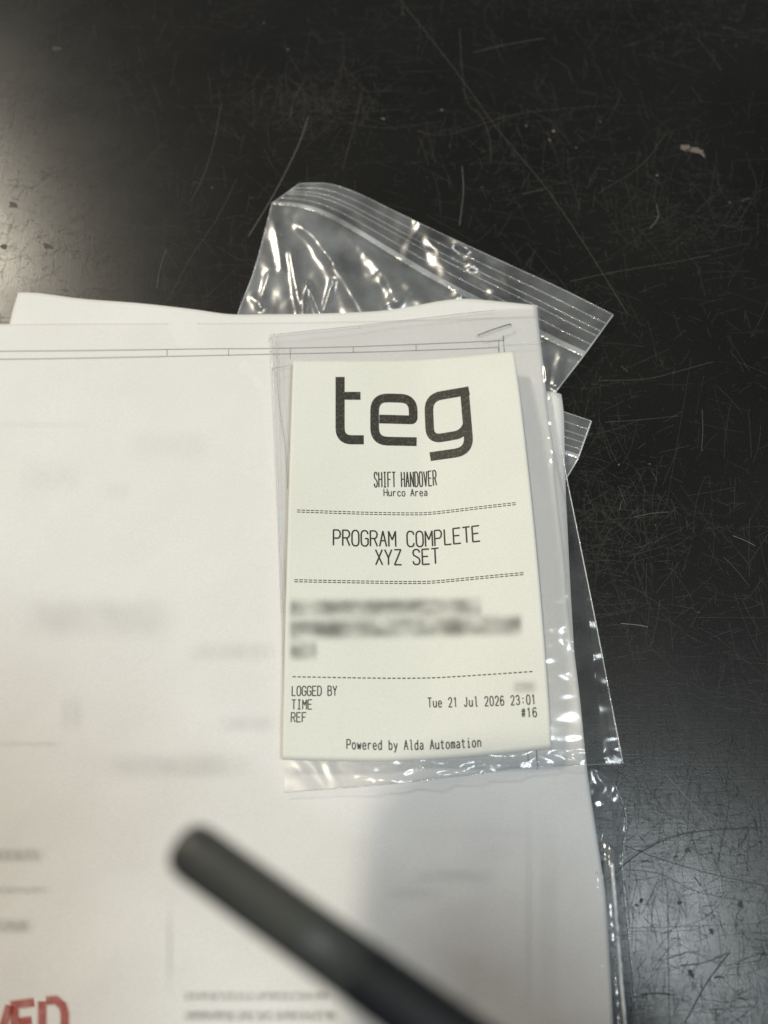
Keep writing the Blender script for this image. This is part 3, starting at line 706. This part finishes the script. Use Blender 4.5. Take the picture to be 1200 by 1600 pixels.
nu, nv = 80, 90
vs, fs = grid(lambda a, b: rec_s(a, b), nu, nv); vs, fs = thick(vs, fs, nu, nv, 0.00008)
receipt = empty('receipt', 'cream thermal paper receipt headed teg lying on the clear pouch', 'receipt')
receipt.location = (0, 0, 0)
link('paper_slip', vs, fs, M['receipt'], receipt)
INK = 0.00006
def rec_mesh(name, vs2, fs, mat, dz=INK):
    return link(name, [rec_s(v[0], v[1], dz + (v[2] if len(v) > 2 else 0)) for v in vs2], fs, mat, receipt, smooth=False)

def print_line(name, text, p0, p1, cap_px, weight=0.62, fill=0.74):
    """text from photo point p0 (left end of baseline) to p1 (right end), laid straight on the paper"""
    a0, b0 = rec_ab(*p0); a1, b1 = rec_ab(*p1)
    bt = rec_ab(p0[0], p0[1] - cap_px)[1]
    hb = b0 - bt
    n = len(text); adv = (a1 - a0) / (n - (1 - fill)); cw = adv * fill
    # local metric: work in metres on paper then back to a, b
    vs, fs = [], []; k = 0
    for ci, ch in enumerate(text):
        if ch == ' ': continue
        x0 = a0 + adv * ci
        for st in G[ch]:
            pl = [((x0 + cw * x / 4) * RW, -(b0 - hb * y / 6) * RL) for x, y in st]
            runs = [[pl[0]]]
            for q0, q, q1 in zip(pl, pl[1:], pl[2:]):
                runs[-1].append(q)
                if (Vector(q) - Vector(q0)).angle(Vector(q1) - Vector(q)) > 1.3: runs.append([q])
            runs[-1].append(pl[-1])
            for run in runs:
                t = []; ribbon2d(resample(run, 0.0012), weight * 0.001 * 0.45, t, fs2 := [], 0.00006)
                base = len(vs); k += 1
                vs += [(v[0] / RW, -v[1] / RL + (b1 - b0) * ((v[0] / RW - a0) / (a1 - a0)), 0.000003 * (k % 5)) for v in t]
                fs += [tuple(i + base for i in f) for f in fs2]
    return rec_mesh(name, vs, fs, M['ink'])

print_line('printed_heading', 'SHIFT HANDOVER', (585, 761), (682, 758), 23, 0.95, 0.66)
print_line('printed_area', 'Hurco Area', (600, 775), (668, 774.5), 11, 0.72, 0.74)
print_line('printed_rule', '=' * 48, (464, 803), (806, 791.5), 9.5, 0.62, 0.72)
print_line('printed_message', 'PROGRAM COMPLETE', (521, 852), (750, 845.5), 24, 1.15, 0.74)
print_line('printed_message', 'XYZ SET', (587, 882.5), (686, 880), 23.5, 1.15, 0.74)
print_line('printed_rule', '=' * 48, (460, 912), (818, 901), 9.5, 0.62, 0.72)
print_line('printed_rule', '-' * 48, (457, 1062), (832, 1054), 9.5, 0.72, 0.62)
print_line('printed_field', 'LOGGED BY', (456, 1087), (526, 1086.5), 14.5, 0.74, 0.70)
print_line('printed_field', 'TIME', (456, 1108), (487, 1108), 14.5, 0.74, 0.70)
print_line('printed_field', 'REF', (455, 1128), (478, 1128), 14.5, 0.74, 0.70)
print_line('printed_time', 'Tue 21 Jul 2026 23:01', (669, 1105), (837, 1100), 14.5, 0.74, 0.70)
print_line('printed_reference', '#16', (815, 1121), (839, 1120), 14.5, 0.74, 0.70)
print_line('printed_footer', 'Powered by Alda Automation', (542, 1170), (752, 1166.5), 14.5, 0.74, 0.70)

# the logo, traced as wide strokes with rounded corners (coordinates of the 4.615x enlargement)
def zp(x, y): return rec_ab(500 + x / 4.615, 570 + y / 4.615)
def fillet(pl, rads, n=7):
    out = [pl[0]]
    for i in range(1, len(pl) - 1):
        p0, p, p1 = Vector(pl[i - 1]), Vector(pl[i]), Vector(pl[i + 1]); r = rads[i]
        if r <= 0: out.append(tuple(p)); continue
        A = p + (p0 - p).normalized() * r; B = p + (p1 - p).normalized() * r
        for k in range(n + 1):
            t = k / n; q = A * (1 - t) ** 2 + p * 2 * t * (1 - t) + B * t * t; out.append(tuple(q))
    out.append(pl[-1]); return out
LOGO = [
 ([(145, 88), (145, 541), (316, 541)], [0, 85, 0], 66, 60),
 ([(178, 224), (292, 224)], [0, 0], 57, 57),
 ([(697, 555), (394, 549), (394, 238), (672, 243), (672, 398), (428, 391)], [0, 95, 95, 95, 18, 0], 63, 60),
 ([(794, 664), (1072, 624), (1040, 190), (784, 236), (792, 536), (1040, 500)], [0, 105, 8, 100, 95, 60], 64, 62),
]
for li, (pl, rad, w, w2) in enumerate(LOGO):
    if li == 3:
        g1 = fillet([(794, 663), (1078, 622), (1042, 192)], [0, 105, 0])
        g2 = fillet([(1042, 192), (782, 232), (794, 540), (1064, 492)], [0, 95, 85, 0])
        parts = [(g1, 64), (fillet([(1075, 187), (782, 237), (794, 540), (1030, 500), (1062, 430)], [0, 95, 85, 60, 0]), 62)]
    else: parts = [(fillet(pl, rad), w)]
    for k, (c, ww) in enumerate(parts):
        vs, fs = [], []; ribbon2d(resample(c, 14), ww, vs, fs)
        ab = [zp(v[0], v[1]) for v in vs]
        rec_mesh('logo_letter', [(p[0], p[1], 0.000004 * (li + k)) for p in ab], fs, M['logo'])

def rec_smudge(u0, v0, u1, v1, strength, words, skew=0.0):
    m = smudge_material('smeared_print', strength, (0.05, 0.05, 0.045), words, 0.72, min(0.45, 16 / (u1 - u0)))
    nu, nv = 24, 4; vs, uv = [], []
    for j in range(nv + 1):
        for i in range(nu + 1):
            u = u0 + (u1 - u0) * i / nu; v = v0 + (v1 - v0) * j / nv + skew * (u - u0)
            vs.append(rec_s(*rec_ab(u, v), 0.00005)); uv.append((i / nu, j / nv))
    fs = [(j * (nu + 1) + i, (j + 1) * (nu + 1) + i, (j + 1) * (nu + 1) + i + 1, j * (nu + 1) + i + 1) for j in range(nv) for i in range(nu)]
    link('smeared_print', vs, fs, m, receipt, uv)
rec_smudge(446, 928, 760, 974, 0.42, 9, -0.01)
rec_smudge(446, 958, 822, 1010, 0.50, 10, -0.02)
rec_smudge(446, 994, 502, 1040, 0.46, 2)
rec_smudge(795, 1058, 845, 1088, 0.26, 1.5)

# ------------------------------------------------------------------ staple
st = []
pa, pb = at(749, 521.5, 0.0085), at(798, 505, 0.0085)
for i in range(13):
    t = i / 12; p = pa.lerp(pb, t); p.z = 0.0079 + 0.0004 * math.sin(math.pi * t) ** 0.5; st.append(p)
st = [pa + Vector((-0.0004, 0.0006, -0.0016))] + st + [pb + Vector((0.0004, 0.0001, -0.0016))]
tag(tube('staple', st, 0.0002, M['steel'], None, 8), 'thin steel staple pinned slantwise through the top corner of the stack', 'staple')

# ------------------------------------------------------------------ pen
def lathe(name, prof, axis_o, axis_d, mat, parent, n=40):
    d = axis_d.normalized(); s = d.cross(Vector((0, 0, 1))).normalized(); k = s.cross(d)
    vs, fs = [], []
    for (x, r) in prof:
        for i in range(n):
            a = 2 * math.pi * i / n; vs.append(axis_o + d * x + (s * math.cos(a) + k * math.sin(a)) * r)
    for j in range(len(prof) - 1):
        for i in range(n):
            i2 = (i + 1) % n; fs.append((j * n + i, j * n + i2, (j + 1) * n + i2, (j + 1) * n + i))
    fs.append(tuple(reversed(range(n)))); fs.append(tuple((len(prof) - 1) * n + i for i in range(n)))
    return link(name, vs, fs, mat, parent)
PEN_A, PEN_B = at(287, 1320, 0.150), at(655, 1585, 0.154)
pd = (PEN_B - PEN_A).normalized()
pen = empty('pen', 'thick dark grey pen reaching in from the bottom over the sheets', 'pen')
r = 0.00345
lathe('barrel', [(-0.0005, 0.6 * r), (0, 0.82 * r), (0.0008, 0.94 * r), (0.002, r), (0.018, r), (0.0265, 1.02 * r)], PEN_A, pd, M['pen'], pen)
lathe('grip', [(0.0265, 1.021 * r), (0.0270, 1.03 * r), (0.045, 1.05 * r), (0.120, 1.06 * r), (0.174, 1.0 * r), (0.176, 0.9 * r)], PEN_A, pd, M['pencap'], pen)
lathe('nose_cone', [(0.176, 0.88 * r), (0.179, 0.75 * r), (0.186, 0.32 * r), (0.189, 0.18 * r)], PEN_A, pd, M['pen'], pen)
lathe('tip', [(0.189, 0.12 * r), (0.1915, 0.07 * r)], PEN_A, pd, M['steel'], pen)

# ------------------------------------------------------------------ the phone the picture is taken with: behind the lens, its shadow falls on the sheets
phone = empty('smartphone', 'black smartphone held above the papers just behind the picture', 'phone')
phone.location = cam.location; phone.rotation_euler = cam.rotation_euler
def rounded_slab(name, x0, x1, y0, y1, z0, z1, rad, mat):
    ring = []
    for cx, cy, a0 in ((x1 - rad, y1 - rad, 0), (x0 + rad, y1 - rad, 90), (x0 + rad, y0 + rad, 180), (x1 - rad, y0 + rad, 270)):
        ring += [(cx + rad * math.cos(R(a0 + 9 * i)), cy + rad * math.sin(R(a0 + 9 * i))) for i in range(11)]
    n_ = len(ring); cx, cy = (x0 + x1) / 2, (y0 + y1) / 2; vs, fs = [], []
    bv = min(0.0012, (z1 - z0) * 0.3)
    for z, ins in ((z0, bv), (z0 + bv, 0), (z1 - bv, 0), (z1, bv)):
        vs += [(cx + (x - cx) * (1 - ins / (x1 - cx)), cy + (y - cy) * (1 - ins / (y1 - cy)), z) for x, y in ring]
    for j in range(3):
        for i in range(n_): fs.append((j * n_ + i, j * n_ + (i + 1) % n_, (j + 1) * n_ + (i + 1) % n_, (j + 1) * n_ + i))
    fs.append(tuple(reversed(range(n_)))); fs.append(tuple(3 * n_ + i for i in range(n_)))
    return link(name, vs, fs, mat, phone, smooth=False)
M['phone'] = plain('phone_glass', (0.02, 0.02, 0.022), 0.35); M['frame'] = plain('phone_frame', (0.10, 0.10, 0.11), 0.4, 1.0)
rounded_slab('body', -0.060, 0.0125, -0.133, 0.0135, 0.014, 0.022, 0.023, M['frame'])
rounded_slab('screen', -0.0585, 0.011, -0.1315, 0.012, 0.0222, 0.0228, 0.022, M['phone'])
rounded_slab('camera_plate', -0.027, 0.010, -0.026, 0.011, 0.0122, 0.0138, 0.009, M['phone'])
for lx, ly in ((0.0, 0.0), (-0.0, -0.018), (-0.018, -0.009)):
    rounded_slab('lens_ring', lx - 0.0065, lx + 0.0065, ly - 0.0065, ly + 0.0065, 0.0105, 0.0120, 0.0064, M['frame'])

# ------------------------------------------------------------------ the hand that holds the pen (below the frame; its shadow falls on the sheets)
def capsule(vs, fs, p, q, r0, r1, n=14, m=5):
    d = (q - p); L = d.length; d = d.normalized()
    s_ = d.cross(Vector((0.31, 0.52, 0.8))).normalized(); k_ = s_.cross(d)
    rings = [(-r0 * math.cos(i / m * math.pi / 2), r0 * math.sin(i / m * math.pi / 2)) for i in range(1, m + 1)] + \
            [(L + r1 * math.sin(i / m * math.pi / 2), r1 * math.cos(i / m * math.pi / 2)) for i in range(0, m)]
    b0 = len(vs)
    vs.append(p - d * r0)
    for x, rr in rings:
        for i in range(n):
            a = 2 * math.pi * i / n; vs.append(p + d * x + (s_ * math.cos(a) + k_ * math.sin(a)) * rr)
    vs.append(q + d * r1); e = len(vs) - 1
    for i in range(n): fs.append((b0, b0 + 1 + (i + 1) % n, b0 + 1 + i)); fs.append((e, e - n + i, e - n + (i + 1) % n))
    for j in range(len(rings) - 1):
        for i in range(n):
            i2 = (i + 1) % n; o = b0 + 1 + j * n; fs.append((o + i, o + i2, o + n + i2, o + n + i))
GR = PEN_A + pd * 0.138
side = pd.cross(Vector((0, 0, 1))).normalized()             # towards the wrist: down and to the left of the pen
fdir = (side + pd * 0.45 + Vector((0, 0, 0.10))).normalized(); ndir = pd.cross(fdir).normalized()
if ndir.z < 0: ndir = -ndir
def hp(f, n_, d): return GR + fdir * f + ndir * n_ + pd * d
vs, fs = [], []
for k, (d0, sc) in enumerate(((-0.031, 0.97), (-0.010, 1.04), (0.011, 1.0), (0.030, 0.86))):
    r1, r2, r3 = 0.0098 * sc, 0.0090 * sc, 0.0080 * sc
    pts = [hp(0.020, 0.026 * sc, d0 * 0.95), hp(-0.020 * sc, 0.0235 * sc, d0), hp(-0.0235 * sc, -0.004, d0), hp(-0.002, -0.0155, d0 * 0.95 + 0.001)]
    capsule(vs, fs, pts[0], pts[1], r1 * 1.08, r1); capsule(vs, fs, pts[1], pts[2], r1, r2); capsule(vs, fs, pts[2], pts[3], r2, r3)
    capsule(vs, fs, pts[0], hp(0.090, 0.008, d0 * 0.55), r1 * 1.15, 0.0145)
    capsule(vs, fs, hp(0.022, 0.004, d0 * 0.95), hp(0.085, 0.000, d0 * 0.55), 0.0125, 0.014)
capsule(vs, fs, hp(0.085, 0.0, -0.022), hp(0.045, -0.008, -0.036), 0.0145, 0.0135)
capsule(vs, fs, hp(0.045, -0.008, -0.036), hp(0.012, -0.020, -0.040), 0.0130, 0.0105)
capsule(vs, fs, hp(0.012, -0.020, -0.040), hp(-0.016, -0.024, -0.026), 0.0102, 0.0085)
capsule(vs, fs, hp(0.082, 0.004, -0.013), hp(0.150, 0.004, -0.010), 0.0200, 0.0225); capsule(vs, fs, hp(0.082, 0.004, 0.011), hp(0.150, 0.004, 0.010), 0.0190, 0.0225)
capsule(vs, fs, hp(0.150, 0.004, 0), hp(0.330, 0.010, 0), 0.0290, 0.0400)
M['skin'] = plain('skin', (0.46, 0.27, 0.19), 0.5, 0, 0.3, 900)
hand = link('hand', vs, fs, M['skin'])
tag(hand, 'bare hand closed round the dark pen just below the frame', 'hand')
md = hand.modifiers.new('one_surface', 'REMESH'); md.mode = 'VOXEL'; md.voxel_size = 0.0016; md.use_smooth_shade = True
md = hand.modifiers.new('soften', 'SMOOTH'); md.factor = 0.5; md.iterations = 7
